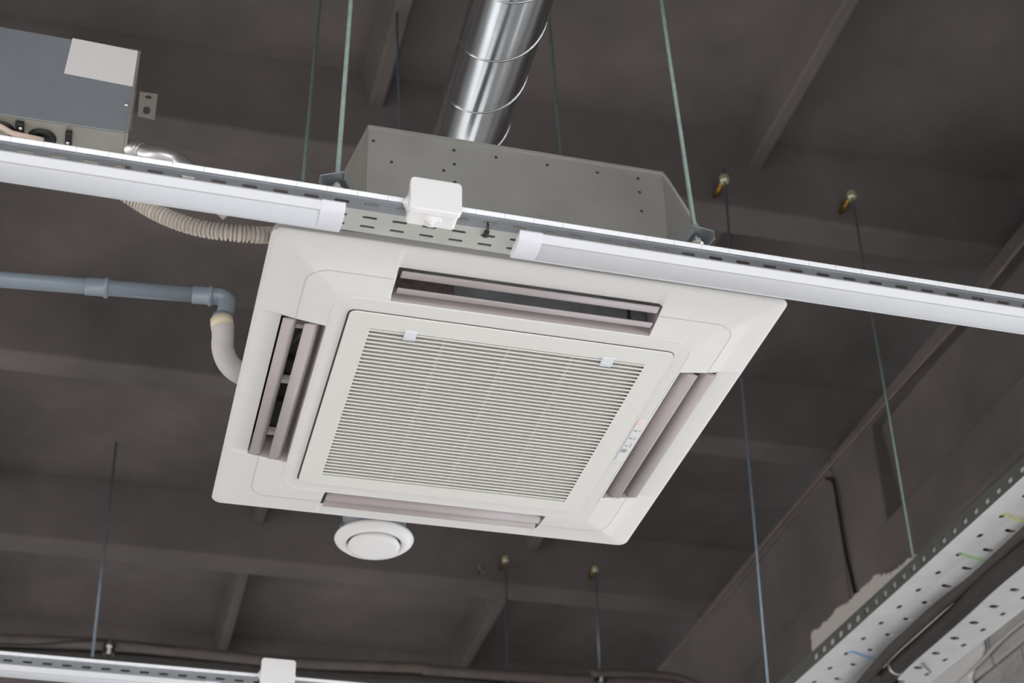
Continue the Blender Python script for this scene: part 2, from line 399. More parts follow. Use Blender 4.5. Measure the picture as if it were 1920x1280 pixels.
# air outlets: lined pockets with two curved vanes each
for key, (a, b, c, d) in OP.items():
    horiz = key in ('near', 'far'); L = (a, b) if horiz else (c, d)
    inner, outer = {'near': (d, c), 'far': (c, d), 'left': (b, a), 'right': (a, b)}[key]
    sg = 1 if outer > inner else -1; wd = abs(outer - inner)
    def P(l, o, t):      # l along, o outward from the inner edge, t upward from the face
        q = inner + sg * o
        return (CX + l, CY + q, ZC + t) if horiz else (CX + q, CY + l, ZC + t)
    m = MB().use('mauve'); D = .062; l0, l1 = L
    zi = .0; zo = .0115; T0 = lambda l, o: ph(l, inner + sg * o) - ZC if horiz else ph(inner + sg * o, l) - ZC
    def quad(ps): m.f([m.v(p) for p in ps])
    N = 10
    for k in range(N):
        la, lb = l0 + (l1 - l0) * k / N, l0 + (l1 - l0) * (k + 1) / N
        TM = .030 if key == 'near' else D
        m.use('mauve'); quad([P(la, 0, .0008), P(lb, 0, .0008), P(lb, .004 * TM / D, TM), P(la, .004 * TM / D, TM)])
        if key == 'near': m.use('evap'); quad([P(la, -.004, TM), P(lb, -.004, TM), P(lb, -.004, D), P(la, -.004, D)]); quad([P(la, -.004, TM), P(lb, -.004, TM), P(lb, .002, TM), P(la, .002, TM)]); m.use('mauve')
        quad([P(la, wd, T0((la + lb) / 2, wd) + .0005), P(lb, wd, T0((la + lb) / 2, wd) + .0005), P(lb, wd - .006, D), P(la, wd - .006, D)])
    m.use('mauve')
    for l, e in ((l0, 1), (l1, -1)):
        quad([P(l, 0, .001), P(l, wd, .0115), P(l + e * .004, wd - .006, D), P(l + e * .004, .004, D)])
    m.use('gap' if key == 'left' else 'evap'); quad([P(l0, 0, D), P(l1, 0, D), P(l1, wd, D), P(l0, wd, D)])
    liner = m.build('outlet_liner', ac)
    if key == 'near':
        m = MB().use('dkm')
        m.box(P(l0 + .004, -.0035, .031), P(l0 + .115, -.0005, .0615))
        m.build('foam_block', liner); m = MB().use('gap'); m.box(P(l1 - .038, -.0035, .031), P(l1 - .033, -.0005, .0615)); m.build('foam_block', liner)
    if key == 'left':
        for l in (l0 + .06, .0, l1 - .05):
            m = MB().use('plastic'); m.box(P(l - .006, .006, .034), P(l + .006, wd - .008, .046)); m.build('vane_bracket', liner)
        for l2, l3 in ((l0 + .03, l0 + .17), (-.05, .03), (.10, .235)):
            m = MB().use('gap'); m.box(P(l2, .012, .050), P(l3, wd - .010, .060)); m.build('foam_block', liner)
    for o0, t0, o1, t1 in ((.008, .024, .0375, .0015), (.0500, .024, .0765, .0095)):
        m = MB().use('mauve'); prof = []
        K = 10; dx, dt = o1 - o0, t1 - t0; ln = math.hypot(dx, dt); nx_, nt_ = -dt / ln, dx / ln     # normal pointing outward/up
        up_, dn_ = [], []
        for k in range(K + 1):
            f = k / K; bow = .0055 * math.sin(PI * f); th = .0030 * math.sin(PI * (.12 + .80 * f)) + .0006
            x_, t_ = o0 + dx * f - nx_ * bow, t0 + dt * f - nt_ * bow
            up_.append((x_ + nx_ * th, t_ + nt_ * th)); dn_.append((x_ - nx_ * th, t_ - nt_ * th))
        prof = dn_ + up_[::-1]
        A = [m.v(P(l0 + .006, x_, t_)) for x_, t_ in prof]; B = [m.v(P(l1 - .006, x_, t_)) for x_, t_ in prof]
        for k in range(len(prof)): m.f([A[k], A[(k + 1) % len(prof)], B[(k + 1) % len(prof)], B[k]], True)
        m.f(A[::-1]); m.f(B)
        m.build('louver', ac)

# intake grille
GX0, GX1, GY0, GY1 = -.303, .305, -.313, .312
m = MB().use('gap')
m.prism([(CX + x, CY + y, ZC - .0006) for x, y in rrect(GX0 - .0028, GY0 - .0010, GX1 + .0012, GY1 + .0008, .014)], (0, 0, .0001))
# cut the slatted field out of the gap sheet by building it as a ring instead
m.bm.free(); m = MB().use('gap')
def ring(m, outer, inner, z0, z1, smooth=False):
    loops = [[Vector((x, y, 0)) for x, y in outer], [Vector((x, y, 0)) for x, y in inner]]
    tri = tessellate_polygon(loops); flat = loops[0] + loops[1]
    for z in (z0, z1):
        vs = [m.v((CX + p.x, CY + p.y, z)) for p in flat]
        for t in tri: m.f([vs[i] for i in t])
    for lp in loops:
        n = len(lp); a = [m.v((CX + p.x, CY + p.y, z0)) for p in lp]; b = [m.v((CX + p.x, CY + p.y, z1)) for p in lp]
        for k in range(n): m.f([a[k], a[(k + 1) % n], b[(k + 1) % n], b[k]])
srect = [(SL[0], SL[2]), (SL[1], SL[2]), (SL[1], SL[3]), (SL[0], SL[3])]
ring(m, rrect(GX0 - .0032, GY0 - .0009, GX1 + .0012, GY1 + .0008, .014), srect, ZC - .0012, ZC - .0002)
m.build('grille_gap_shade', ac)  # dark rim slab under the grille, shade of the gap put into its colour
m = MB().use('grille')
ring(m, rrect(GX0, GY0, GX1, GY1, .013), srect, ZC - .0042, ZC - .0014)
NS = 43; pitch = (SL[3] - SL[2]) / NS
for k in range(NS):
    y = SL[2] + (k + .5) * pitch
    if k == 0: y += .0
    # slat leaning back, rounded nose
    pr = [(-.0032, -.0042), (-.0012, -.0050), (.0012, -.0044), (.0030, -.0020), (.0048, .0065), (.0034, .0070), (.0008, .0000), (-.0028, -.0030)]
    m.prism([(CX + SL[0] - .001, CY + y + a - .001, ZC + b) for a, b in pr], (SL[1] - SL[0] + .002, 0, 0))
for x in (-.118, .003, .125):
    m.box((CX + x - .003, CY + SL[2], ZC + .0024), (CX + x + .003, CY + SL[3], ZC + .0085))
grille = m.build('intake_grille', ac)
m = MB().use('filt'); m.box((CX + SL[0] - .004, CY + SL[2] - .004, ZC + .0085), (CX + SL[1] + .004, CY + SL[3] + .004, ZC + .012)); m.build('air_filter', ac)
for x in (-.185, .188):
    m = MB().use('clip'); y = SL[2] + .001
    m.prism([(CX + x - .011, CY + y - .010, ZC - .0062), (CX + x - .011, CY + y - .010, ZC - .0040), (CX + x - .011, CY + y + .017, ZC - .0040), (CX + x - .011, CY + y + .017, ZC - .0078), (CX + x - .011, CY + y + .008, ZC - .0088)], (.022, 0, 0))
    m.build('grille_clip', grille, bevel=.0008)
# display strip with the lit lamp
m = MB().use('strip')
m.prism([(CX + x, CY + y, ZC - .0012) for x, y in rrect(.3135, -.075, .332, .088, .002)], (0, 0, .0011))
m.use('mark')
for y, x, a, b in ((-.033, .320, .0035, .0022), (-.033, .328, .0012, .0018), (-.003, .319, .0035, .0022), (-.003, .327, .0010, .0045), (.026, .319, .0028, .002), (.024, .3275, .0008, .007), (.046, .3205, .0055, .0065)):
    m.box((CX + x - a, CY + y - b, ZC - .0016), (CX + x + a, CY + y + b, ZC - .0011))
strip = m.build('display_strip', ac)
m = MB().use('led'); m.lathe([(0, -.0010), (.0030, -.0008), (.0046, .0006), (.0046, .001)], (CX + .3205, CY - .060, ZC - .0014), (0, 0, 1), 16)
m.build('indicator_light', strip)

# galvanised casing above the panel
ZT = 3.632
fp = [(.353, 2.246), (.327, 2.418), (.27, 2.56), (.26, 3.10), (1.05, 3.10), (1.072, 2.45), (1.058, 2.405), (.935, 2.262), (.918, 2.246)]
def offs(s_): return [(CX + (x - CX) * s_, CY + (y - CY) * s_) for x, y in fp]
m = MB().use('bodymetal')
ZK = ZC + .066
m.prism([(x, y, ZK) for x, y in fp], (0, 0, ZT - ZK - .002))
sk = [(x, y) for x, y in fp]
for (xa, ya), (xb, yb) in zip(sk, sk[1:] + sk[:1]): m.f([m.v((xa, ya, ZR + .012)), m.v((xb, yb, ZR + .012)), m.v((xb, yb, ZK + .001)), m.v((xa, ya, ZK + .001))])
m.prism([(x, y, ZT - .003) for x, y in offs(1.006)], (0, 0, .004))
m.use('gap')
for u, v in [(851, 282), (930, 295), (734, 304), (852, 308), (832, 320), (853, 342), (1026, 309.5), (1120, 324), (1196, 335), (1199, 360.5), (1203, 396), (700, 264)]:
    p = py(u, v, 2.246)
    m.lathe([(0, 0), (.0032, 0), (.0032, .002)], (p.x, 2.2452, p.z), (0, 1, 0), 10)
body = m.build('casing', ac)
for (x, y, ang) in ((.295, 2.205, math.atan2(.12, .06)), (.956, 2.203, math.atan2(.12, -.02)), (.245, 3.0, 0.), (1.09, 3.0, PI)):
    c, s_ = math.cos(ang), math.sin(ang)
    m = MB().use('rail'); m.T = Matrix.Translation((x, y, 3.452)) @ Matrix.Rotation(ang, 4, 'Z')
    m.box((-.026, -.024, 0), (.14, .024, .003)); m.box((-.026, -.024, -.016), (.14, -.021, .002)); m.box((-.026, .021, -.016), (.14, .024, .002))
    m.build('suspension_bracket', ac, bevel=.0008)
# ================================================================== THREADED RODS
def nut(m, p, r=.0095, h=.009):
    m.prism([(p[0] + r * math.cos(k * PI / 3), p[1] + r * math.sin(k * PI / 3), p[2]) for k in range(6)], (0, 0, h))
def rod(a, b, label, r=.0046, material='rod', nuts=(), group=None, anchor=None):
    a, b = Vector(a), Vector(b)
    t = thing('threaded_rod', b, label, 'rod', group)
    m = MB().use(material); n = int((a - b).length / .02)
    m.tube([b, a], r, 10); m.build('shaft', t)
    for z in nuts:
        f = (z - b.z) / (a.z - b.z); p = b + (a - b) * f
        m = MB().use('nutm'); nut(m, p); m.lathe([(.0, -.0015), (.013, -.0015), (.013, 0), (0, 0)], p, (0, 0, 1), 18); m.build('nut', t)
    if anchor:
        p = b + (a - b) * ((anchor - b.z) / (a.z - b.z))
        m = MB().use('nuty'); m.lathe([(0, -.016), (.012, -.016), (.0165, -.011), (.0165, .009), (.012, .015), (0, .015)], p, (0, 0, 1), 20)
        m.build('eye_nut', t, bevel=.001)
        m = MB().use('brass'); m.tube([p + Vector((0, .008, -.002)), p + Vector((-.004, .088, -.008))], .0085, 10)
        m.tube([p + Vector((-.002, .025, -.003)), p + Vector((-.003, .034, -.004))], .011, 6); m.build('anchor_bolt', t)
    return t
def top(p, q, z):       # continue the line q->p up to height z
    p, q = Vector(p), Vector(q); return p + (p - q) * ((z - p.z) / (p.z - q.z))
a, b = py(658, 0, 2.205), py(632, 345, 2.205); rod(top(a, b, ZS), b + (b - a) * .03, 'green zinc threaded rod at the front left corner of the grey casing', nuts=(3.436, 3.458))
a, b = py(1240, 0, 2.205), py(1304, 440, 2.205); rod(top(a, b, ZS), b + (b - a) * .03, 'green zinc threaded rod at the front right corner of the grey casing', nuts=(3.436, 3.458))
a, b = py(600, 0, 3.0), py(568, 340, 3.0); rod(top(a, b, ZS), top(a, b, 3.42), 'threaded rod passing behind the slotted rail, leftmost of those above it', nuts=(3.436,))
a, b = py(1030, 40, 3.0), py(1050, 290, 3.0); rod(top(a, b, ZS), top(a, b, 3.42), 'threaded rod rising behind the grey casing just right of the round duct', nuts=(3.436,))
a, b = py(743, 0, 3.55), py(750, 240, 3.55); rod(top(a, b, ZS), top(a, b, 4.0), 'blue-grey threaded rod rising behind the grey casing left of the round duct', r=.0040, material='rodblue')
YA = 3.895
p0, p1 = py(1358, 332, YA), py(1440, 1280, YA); t_ = rod(top(p0, p1, p0.z + .035), top(p0, p1, 2.9), 'long blue rod hanging from the beam just right of the white cassette', r=.0042, material='rodblue', anchor=p0.z - .008)
p0, p1 = py(1597, 366, YA), py(1711, 1035, YA); rod(top(p0, p1, p0.z + .02), top(p0, p1, 3.79), 'rod hanging from the beam down to the wide perforated tray', r=.0042, anchor=p0.z)
p0, p1 = py(948, 1048, 6.83), py(952, 1275, 6.83); rod(top(p0, p1, p0.z + .02), top(p0, p1, 3.3), 'far rod on the back beam right of the round air valve', r=.0050, material='rodblue', anchor=p0.z, group=None)
p0, p1 = py(1116, 1066, 6.83), py(1125, 1258, 6.83); rod(top(p0, p1, p0.z + .02), top(p0, p1, p1.z - .03), 'far rod on the back beam ending in a pipe clamp at the bottom edge', r=.0050, material='rodblue', anchor=p0.z)
p0, p1 = pz(218, 830, ZS), py(177, 1195, 6.555); rod(p0, top(p0, p1, 4.40), 'thin dim rod hanging from the slab left of the white cassette', r=.0055, material='rodblue')

# ================================================================== SLOTTED RAIL WITH LAMPS (local frame, turned 1.4 degrees)
def slotted_rail(name, origin, rz, x0, x1, phase, label, top_z=.0365, dep=.057, side=.0262):
    t = thing(name, origin, label, 'cable tray'); T = Matrix.Translation(origin) @ Matrix.Rotation(rz, 4, 'Z')
    n = int((x1 - x0) / .05); xs0 = x0 + ((phase - x0) % .05) - .05
    m = MB().use('rail'); m.T = T
    for yy in (0, dep):
        m.cells(lambda a, b: (a, yy, b), (xs0 - .025, 0, xs0 + .025, side), [stadium(xs0, .0125, .0125, .0031)], (.05, 0), n)
        for k in range(n):     # small punched marks beside the slots
            pass
    m.build('side_wall', t, solid=.0012, merge=True)
    m = MB().use('vanedark'); m.T = T
    m.cells(lambda a, b: (a, b, 0), (xs0 - .025, 0, xs0 + .025, dep), [stadium(xs0, .017, .0125, .0031), stadium(xs0, .041, .0125, .0031)], (.05, 0), n)
    m.build('base', t, solid=.0012, merge=True)
    m = MB().use('lip'); m.T = T; xa, xb = xs0 - .025, xs0 - .025 + n * .05
    for k in range(n):
        a, b = xa + .05 * k + .00025, xa + .05 * (k + 1) - .00025
        m.hexa([(a, -.001, side), (b, -.001, side), (b, .001, side + .001), (a, .001, side + .001), (a, -.0050, top_z - .002), (b, -.0050, top_z - .002), (b, -.0030, top_z), (a, -.0030, top_z)])
    m.use('rail')
    m.box((xa, -.0030, top_z - .0012), (xb, .006, top_z + .0005)); m.box((xa, dep - .006, side - .001), (xb, dep + .001, top_z))
    m.box((xa, -.0022, side - .002), (xb, .0005, side + .0005))
    m.box((xa, .0004, side + .0028), (xb, .0012, top_z - .003))
    m.build('lip', t)
    return t, T
RZ = .0085; RO = Vector((.297, 2.0815, 3.30))
rail, RT = slotted_rail('slotted_rail', RO, RZ, -1.2, 2.6, py(697.5, 387, 2.0815).x - .297, 'near slotted zinc rail crossing in front of the cassette')
FR = Vector((0, 4.20, 3.349))
rail2, FT = slotted_rail('slotted_rail', FR, RZ, -1.3, 2.6, py(200, 1243, 4.2).x, 'far slotted zinc rail along the bottom left edge of the photo')

def batten(T, x0, x1, y0, y1, z, label):
    o = T @ Vector(((x0 + x1) / 2, (y0 + y1) / 2, z))
    t = thing('batten_light', o, label, 'light'); c = (y0 + y1) / 2
    m = MB().use('lampw'); m.T = T
    pr = [(y0 + .001, z), (y0, z - .003), (y0 + .0085, z - .0135), (y0 + .0100, z - .0142), (y0 + .0108, z - .0130), (y1 - .0088, z - .0130), (y1 - .0080, z - .0142), (y1 - .0015, z - .0112), (y1, z - .004), (y1 - .001, z)]
    m.prism([(x0 + .002, a, b) for a, b in pr], (x1 - x0 - .004, 0, 0)); m.use('seam').box((x0 + .041, y0 + .0096, z - .0146), (x1 - .041, y0 + .0106, z - .0130)); m.build('housing', t)
    def dome(h, a, b, zz): return [(a + (b - a) * k / 14, z - zz - h * math.sin(PI * k / 14) ** .7) for k in range(15)]
    m = MB().use('diff'); m.T = T; pr = [(y0 + .0108, z - .0128)] + dome(.0045, y0 + .0112, y1 - .0092, .0138) + [(y1 - .0088, z - .0128)]
    m.prism([(x0 + .004, a, b) for a, b in pr], (x1 - x0 - .008, 0, 0), smooth=True); m.build('diffuser', t)
    for xa, xb in ((x0, x0 + .040), (x1 - .040, x1)):
        m = MB().use('cap'); m.T = T
        pr = [(y0 - .0012, z + .0004), (y0 - .0015, z - .003)] + dome(.0062, y0 + .006, y1 - .006, .0128) + [(y1 + .0006, z - .010), (y1 + .0012, z + .0004)]
        m.prism([(xa, a, b) for a, b in pr], (xb - xa, 0, 0)); m.build('end_cap', t, bevel=.0012)
    return t
inv = RT.inverted()
xl = (inv @ pz(649, 381, 3.298)).x; xr = (inv @ pz(973, 436, 3.298)).x
batten(RT, xl - 1.2, xl, -.0130, .053, -.0012, 'unlit white batten lamp under the near rail, left of the junction box')
batten(RT, xr, xr + 1.5, -.0125, .052, -.0012, 'unlit white batten lamp under the near rail, running off to the right')
finv = FT.inverted(); xe = (finv @ py(412, 1278, 4.2)).x
batten(FT, xe - 1.2, xe, -.012, .052, -.0012, 'white batten lamp under the far rail at the bottom left')
for T_, lab in ((RT, 'near rail'), (FT, 'far rail')):
    for yy, wh in ((.017, 'front'), (.041, 'rear')):
        m = MB().use('black'); m.T = T_; m.tube([(-1.2, yy, .0076), (2.55, yy, .0076)], .0066, 10)
        tag(m.build('rail_cable'), 'black cable lying in the %s, %s one seen through its lower slots' % (lab, wh), 'cable')
# black cable tie on the near rail
m = MB().use('black'); q = inv @ py(914, 430, 2.083); m.T = RT
m.tube([(q.x, -.002, .013), (q.x, -.006, .004), (q.x, -.003, -.004), (q.x, .012, -.004), (q.x, .017, -.001)], .0017, 8); m.tube([(q.x - .004, .015, -.003), (q.x + .004, .015, -.003)], .003, 8)
m.box((q.x - .004, .002, -.0055), (q.x + .004, .010, -.0012))
tag(m.build('cable_tie'), 'small black cable tie looped through the near rail between box and lamp', 'cable tie')

# ================================================================== JUNCTION BOXES
def jbox(T, x0, x1, y0, y1, z0, z1, label):
    t = thing('junction_box', T @ Vector(((x0 + x1) / 2, (y0 + y1) / 2, z0)), label, 'junction box', )
    ym = y0 + .014; e = .0025
    m = MB().use('box'); m.T = T
    m.prism([(x, ym, z) for x, z in rrect(x0 + e, z0 + e, x1 - e, z1 - e, .006)], (0, y1 - ym, 0)); m.build('housing', t, bevel=.001)
    m = MB().use('box'); m.T = T
    A = rrect(x0, z0, x1, z1, .008)
    m.prism([(x, ym - .012, z) for x, z in A], (0, .0135, 0))
    m.build('lid', t, bevel=.0015)
    cx, cy, cz = (x0 + x1) / 2, (ym + y1) / 2, (z0 + z1) / 2
    prof = [(.0150, -.003), (.0150, .0015), (.0126, .0022), (.0124, .0006), (.0118, .0006), (.0114, .0038), (.0096, .0044), (.0094, .0026), (.0088, .0026), (.0084, .0058), (.0068, .0064), (.0066, .0046), (.0060, .0046), (.0056, .0078), (.0040, .0084), (.0038, .0068), (.0034, .0068), (.0030, .0098), (0, .0105)]
    for c, ax in (((cx, cy + .002, z0 + e), (0, 0, -1)), ((x0 + e, cy, cz), (-1, 0, 0)), ((x1 - e, cy, cz), (1, 0, 0))):
        m = MB().use('box'); m.T = T; m.lathe(prof, c, ax, 24, smooth=False); m.build('cable_gland', t)
    return t
q0, q1 = inv @ py(768, 337, 2.045), inv @ py(864, 402, 2.045)
jbox(RT, q0.x, q1.x, -.050, -.0015, q1.z - .008, q0.z, 'square white junction box on the near rail with stepped rubber gland')
q0, q1 = finv @ py(491, 1233, 4.16), finv @ py(552, 1290, 4.16)
jbox(FT, q0.x, q1.x, -.050, -.0075, q1.z, q0.z, 'square white junction box on the far rail at the bottom edge')

# ================================================================== ROUND DUCT AND AIR VALVE
A = Vector((.645, 2.31, 4.095)); B = Vector((.706, 2.99, 4.275)); ax = (B - A).normalized(); R = .0865
P0 = A - ax * 1.6; P1 = A + ax * 1.25
m = MB().use('duct'); m.tube([P0 + (P1 - P0) * k / 6 for k in range(7)], R, 64)
duct = tag(m.build('spiral_duct', origin=P0 + ax * 1.6), 'shiny round galvanised duct rising above the grey casing', 'duct')
u_ = ax.cross(Vector((0, 0, 1))).normalized(); v_ = u_.cross(ax); pts = []; pitch = .235; L = (P1 - P0).length
for k in range(int(L / pitch * 40)):
    an = 2 * PI * k / 40; pts.append(P0 + ax * (pitch * k / 40) + (u_ * math.cos(an) - v_ * math.sin(an)) * (R + .0002))
m = MB().use('duct'); m.tube(pts, .0022, 6); m.build('spiral_seam', duct)
VZ = 3.5
vc = (pz(627, 1010, VZ) + pz(775, 1020, VZ)) / 2; vc.z = VZ; vc.y += -.0
valve = thing('air_valve', vc, 'round white ceiling air valve hanging below the far edge of the cassette', 'air vent')
m = MB().use('box'); m.lathe([(.070, .014), (.096, .012), (.0985, .006), (.096, .001), (.084, -.008), (.0745, -.011), (.070, -.010), (.064, .004), (.062, .02), (.066, .02)], vc, (0, 0, 1), 64); m.build('rim', valve)
m = MB().use('box'); m.lathe([(0, .012), (.045, .010), (.061, -.004), (.0645, -.013), (.0625, -.0180), (.050, -.0200), (0, -.0200)], vc, (0, 0, 1), 64); m.build('disc', valve)
m = MB().use('fan'); m.lathe([(.077, .010), (.078, .06), (.080, .062), (.080, .072), (.078, .075), (.077, .45), (.07, .45), (.069, .013)], vc, (0, 0, 1), 48); m.build('collar', valve)
m = MB().use('nutm'); m.tube([vc + Vector((-.080, -.005, .014)), vc + Vector((-.086, -.005, .030)), vc + Vector((-.080, -.005, .042))], .003, 8); m.build('latch', valve)
m = MB().use('gap'); m.lathe([(0, .019), (.062, .019), (.062, .021), (0, .021)], vc, (0, 0, 1), 32); m.build('throat', valve)

# ================================================================== FAN BOX AT TOP LEFT
YF = 2.45
c00, c10 = py(0, 40, YF), py(268, 97, YF); b10, b00 = py(233, 248, YF), py(0, 205, YF)
XR = (c10.x + b10.x) / 2; ztop = c10.z; zbot = b10.z
fan = thing('fan_unit', (XR - .35, YF + .2, zbot), 'grey sheet metal ventilation box at the top left with a white sticker', 'ventilation unit')
m = MB().use('fan')
SH = .008
m.hexa([(XR - .75, YF, zbot - SH), (XR - .003, YF, zbot), (XR - .003, YF + .15, zbot), (XR - .75, YF + .15, zbot - SH), (XR - .75, YF, ztop + .012), (XR - .003, YF, ztop), (XR - .003, YF + .15, ztop), (XR - .75, YF + .15, ztop + .012)])
m.build('casing', fan, bevel=.001)
m = MB().use('fanb'); m.hexa([(XR - .75, YF + .001, zbot - SH - .002), (XR - .004, YF + .001, zbot - .002), (XR - .004, YF + .15, zbot - .002), (XR - .75, YF + .15, zbot - SH - .002), (XR - .75, YF + .001, zbot - SH - .0004), (XR - .004, YF + .001, zbot - .0004), (XR - .004, YF + .15, zbot - .0004), (XR - .75, YF + .15, zbot - SH - .0004)])
m.build('base_panel', fan)
m = MB().use('fanb'); m.box((XR - .0035, YF - .0015, zbot - .003), (XR + .0015, YF + .15, ztop + .001)); m.box((XR - .02, YF - .0015, ztop - .0015), (XR, YF + .15, ztop + .0015))
m.build('end_panel', fan)
m = MB().use('label'); m.prism([py(u, v, YF) - Vector((0, .0006, 0)) for u, v in ((136, 72), (264, 97), (249, 163), (120, 138))], (0, -.0005, 0)); o = m.build('sticker', fan); o['label'] = 'blank white sticker'
m = MB().use('nutm'); p = py(237, 196, YF); m.lathe([(0, -.0025), (.003, -.002), (.0042, 0)], p, (0, 1, 0), 12); m.build('screw', fan)
# hanging lug
def on(u, v, x=YF + .02): return py(u, v, x)
lug = [on(262, 172), on(296, 177), on(290, 224), on(258, 217)]; s0 = on(278, 182); s1 = on(275, 207)
m = MB().use('fanb')
loops = [[Vector((p.x, p.z, 0)) for p in lug], [Vector((x, y, 0)) for x, y in stadium(s0.x, s0.z, .0066, .0052)], [Vector((x, y, 0)) for x, y in stadium(s1.x, s1.z, .0066, .0108)]]
tri = tessellate_polygon(loops); flat = [p for l in loops for p in l]; vs = [m.v((p.x, YF + .02, p.y)) for p in flat]
for t in tri: m.f([vs[i] for i in t])
m.box((XR + .0005, YF + .02, lug[2].z), (XR + .003, YF + .06, lug[0].z)); m.build('hanging_lug', fan, solid=.002)
zb_ = zbot - .003
for u, v, rr in ((2, 244, .027), (79, 258, .0265)):
    p = pz(u, v, zb_); m = MB().use('black')
    m.lathe([(rr, .001), (rr, -.004), (rr * .93, -.007), (rr * .72, -.006), (rr * .62, -.001), (0, -.001)], p, (0, 0, 1), 32); m.build('grommet', fan)
for (u, v), (u2, v2) in (((42, 226), (33, 256)), ((132, 244), (126, 272))):
    p, q = pz(u, v, zb_), pz(u2, v2, zb_); m = MB().use('black')
    m.box((min(p.x, q.x) - .004, p.y, zb_ - .010), (max(p.x, q.x) + .004, q.y, zb_ + .001)); cl = m.build('cable_clamp', fan, bevel=.002)
    m = MB().use('nutm')
    for f in (.25, .6):
        if u > 100 and f < .5: continue
        s_ = p.lerp(q, f); m.lathe([(0, -.013), (.003, -.012), (.0038, -.0095)], s_, (0, 0, 1), 12)
    m.build('screw', cl)
pp = [pz(-40, 222, zb_ - .01), pz(0, 237, zb_ - .016), pz(22, 249, zb_ - .018), pz(50, 256, zb_ - .016), pz(80, 262, zb_ - .004)]
m = MB().use('beige'); m.tube(spline(pp), .0055, 12); tag(m.build('cable'), 'beige cable running between the black grommets of the grey box', 'cable')

# silver flexible hose leaving the box
pp = [on(243, 276, 2.50), on(262, 283, 2.49), on(292, 290, 2.47), on(330, 300, 2.46), on(360, 326, 2.46), on(400, 370, 2.5), on(430, 400, 2.52)]
S = spline(pp, 10); rr = [.0172 + .0012 * math.sin(k * .35) for k in range(len(S))]
rr[10] = .0155; rr[11] = .0145; rr[12] = .0155
m = MB().use('silver'); m.tube(S, rr, 20); hz = tag(m.build('flexible_duct'), 'crinkled silver foil hose leaving the grey ventilation box', 'hose')
m = MB().use('nutm'); m.tube([S[11] - (S[12] - S[10]) * .3, S[11] + (S[12] - S[10]) * .3], .0165, 20); m.build('band_clamp', hz)

# corrugated drain hose to the cassette
pp = [py(235, 362, 2.30), py(262, 380, 2.30), py(295, 399, 2.29), py(335, 416, 2.28), py(380, 429, 2.27), py(430, 436, 2.26), py(480, 440, 2.26), py(520, 441, 2.27)]
S = spline(pp, 22); r0 = .0130; rr = []
acc = 0
for k in range(len(S)):
    if k: acc += (S[k] - S[k - 1]).length
    rr.append(r0 + .0021 * (1 if math.sin(acc / .0072 * 2 * PI) > -.35 else -1.1))
m = MB().use('hose'); m.tube(S, rr, 20, smooth=False); ch = tag(m.build('corrugated_hose'), 'beige corrugated hose sagging below the near rail to the cassette corner', 'hose')
m = MB().use('brass'); p = py(655, 438, 2.30); m.tube([p + Vector((-.03, .02, 0)), p], .006, 12)
m.tube([p, p + Vector((.012, .005, .004))], .0045, 12); tag(m.build('pipe_fitting'), 'small brass pipe fitting peeking out behind the left lamp end cap', 'pipe fitting')

# ================================================================== GREY DRAIN PIPE
ZP = 3.6
e0 = pz(-60, 519, ZP); e1 = pz(408, 556, ZP)
pipe = thing('drain_pipe', e1, 'grey plastic drain pipe with an elbow at the left edge', 'pipe')
m = MB().use('pipe'); m.tube([e0 - (e1 - e0) * .8, e0, e1 - (e1 - e0).normalized() * .02], .0165, 24); m.build('straight_pipe', pipe)
d_ = (e1 - e0).normalized()
def sock(cpt, mat_, len_, r_, nm):
    m = MB().use(mat_); m.tube([cpt - d_ * len_, cpt - d_ * .008, cpt - d_ * .007, cpt + d_ * .001, cpt + d_ * .002], [r_, r_, r_ + .003, r_ + .003, r_ - .002], 24); m.build(nm, pipe)
c1 = e0.lerp(e1, .556); sock(c1, 'pipe', .045, .0185, 'socket_collar')
sock(e0.lerp(e1, .978), 'pipe', .04, .0185, 'socket_collar')
dn = py(414, 612, e1.y) ; x_el = e1 + d_ * .012
m = MB().use('pipe'); m.tube(spline([e1 - d_ * .012, e1 + d_ * .006, x_el + Vector((.007, 0, -.008)), x_el + Vector((.008, -.001, -.028)), Vector((dn.x + .002, e1.y, dn.z + .01))]), .0178, 24)
el = Vector((dn.x + .002, e1.y, dn.z + .018)); m.tube([el + Vector((0, 0, .008)), el - Vector((0, 0, .004))], .0212, 24)
m.build('elbow', pipe)
pp = [py(416, 602, e1.y), py(418, 628, e1.y), py(418, 655, e1.y + .01), py(430, 683, e1.y + .02), py(455, 702, e1.y + .03), py(490, 712, e1.y + .05), py(530, 712, e1.y + .08)]
sl = MB().use('white_hose'); sl.tube(spline(pp), .0225, 24); sleeve = tag(sl.build('drain_hose'), 'white bent sleeve hose below the grey elbow, ending behind the cassette', 'hose')
m = MB().use('tape'); m.tube([py(415.5, 599, e1.y), py(417.5, 616, e1.y)], .0235, 24); m.build('tape_band', sleeve)

# ================================================================== WIDE PERFORATED TRAY ON THE RIGHT
TO = Vector((2.342, 3.374, 3.78)); TT = Matrix.Translation(TO) @ Matrix.Rotation(.0377, 4, 'Z')
t = tray_ = thing('perforated_tray', TO, 'wide perforated zinc cable tray at the lower right carrying black pipes', 'cable tray')
PT = .1215; n = 48; ph0 = 3.711 - 3.374
y00 = ph0 - 14 * PT; W = .447
m = MB().use('tray'); m.T = TT
c = y00
def seg(x0, x1, holes): m.cells(lambda a, b: (a, b, -.0055 * (max(0, min(1, (a - .09) / .07)) - max(0, min(1, (a - .16) / .15)))), (x0, c - PT / 2, x1, c + PT / 2), holes, (0, PT), n)
seg(0, .09, [stadium(.0615, c, .0075, .0125)])
cc = c + .0665 - (PT if .0665 > PT / 2 else 0)
seg(.09, .16, [stadium(.127, cc + .001, .0165, .0115)])
seg(.16, .31, [])
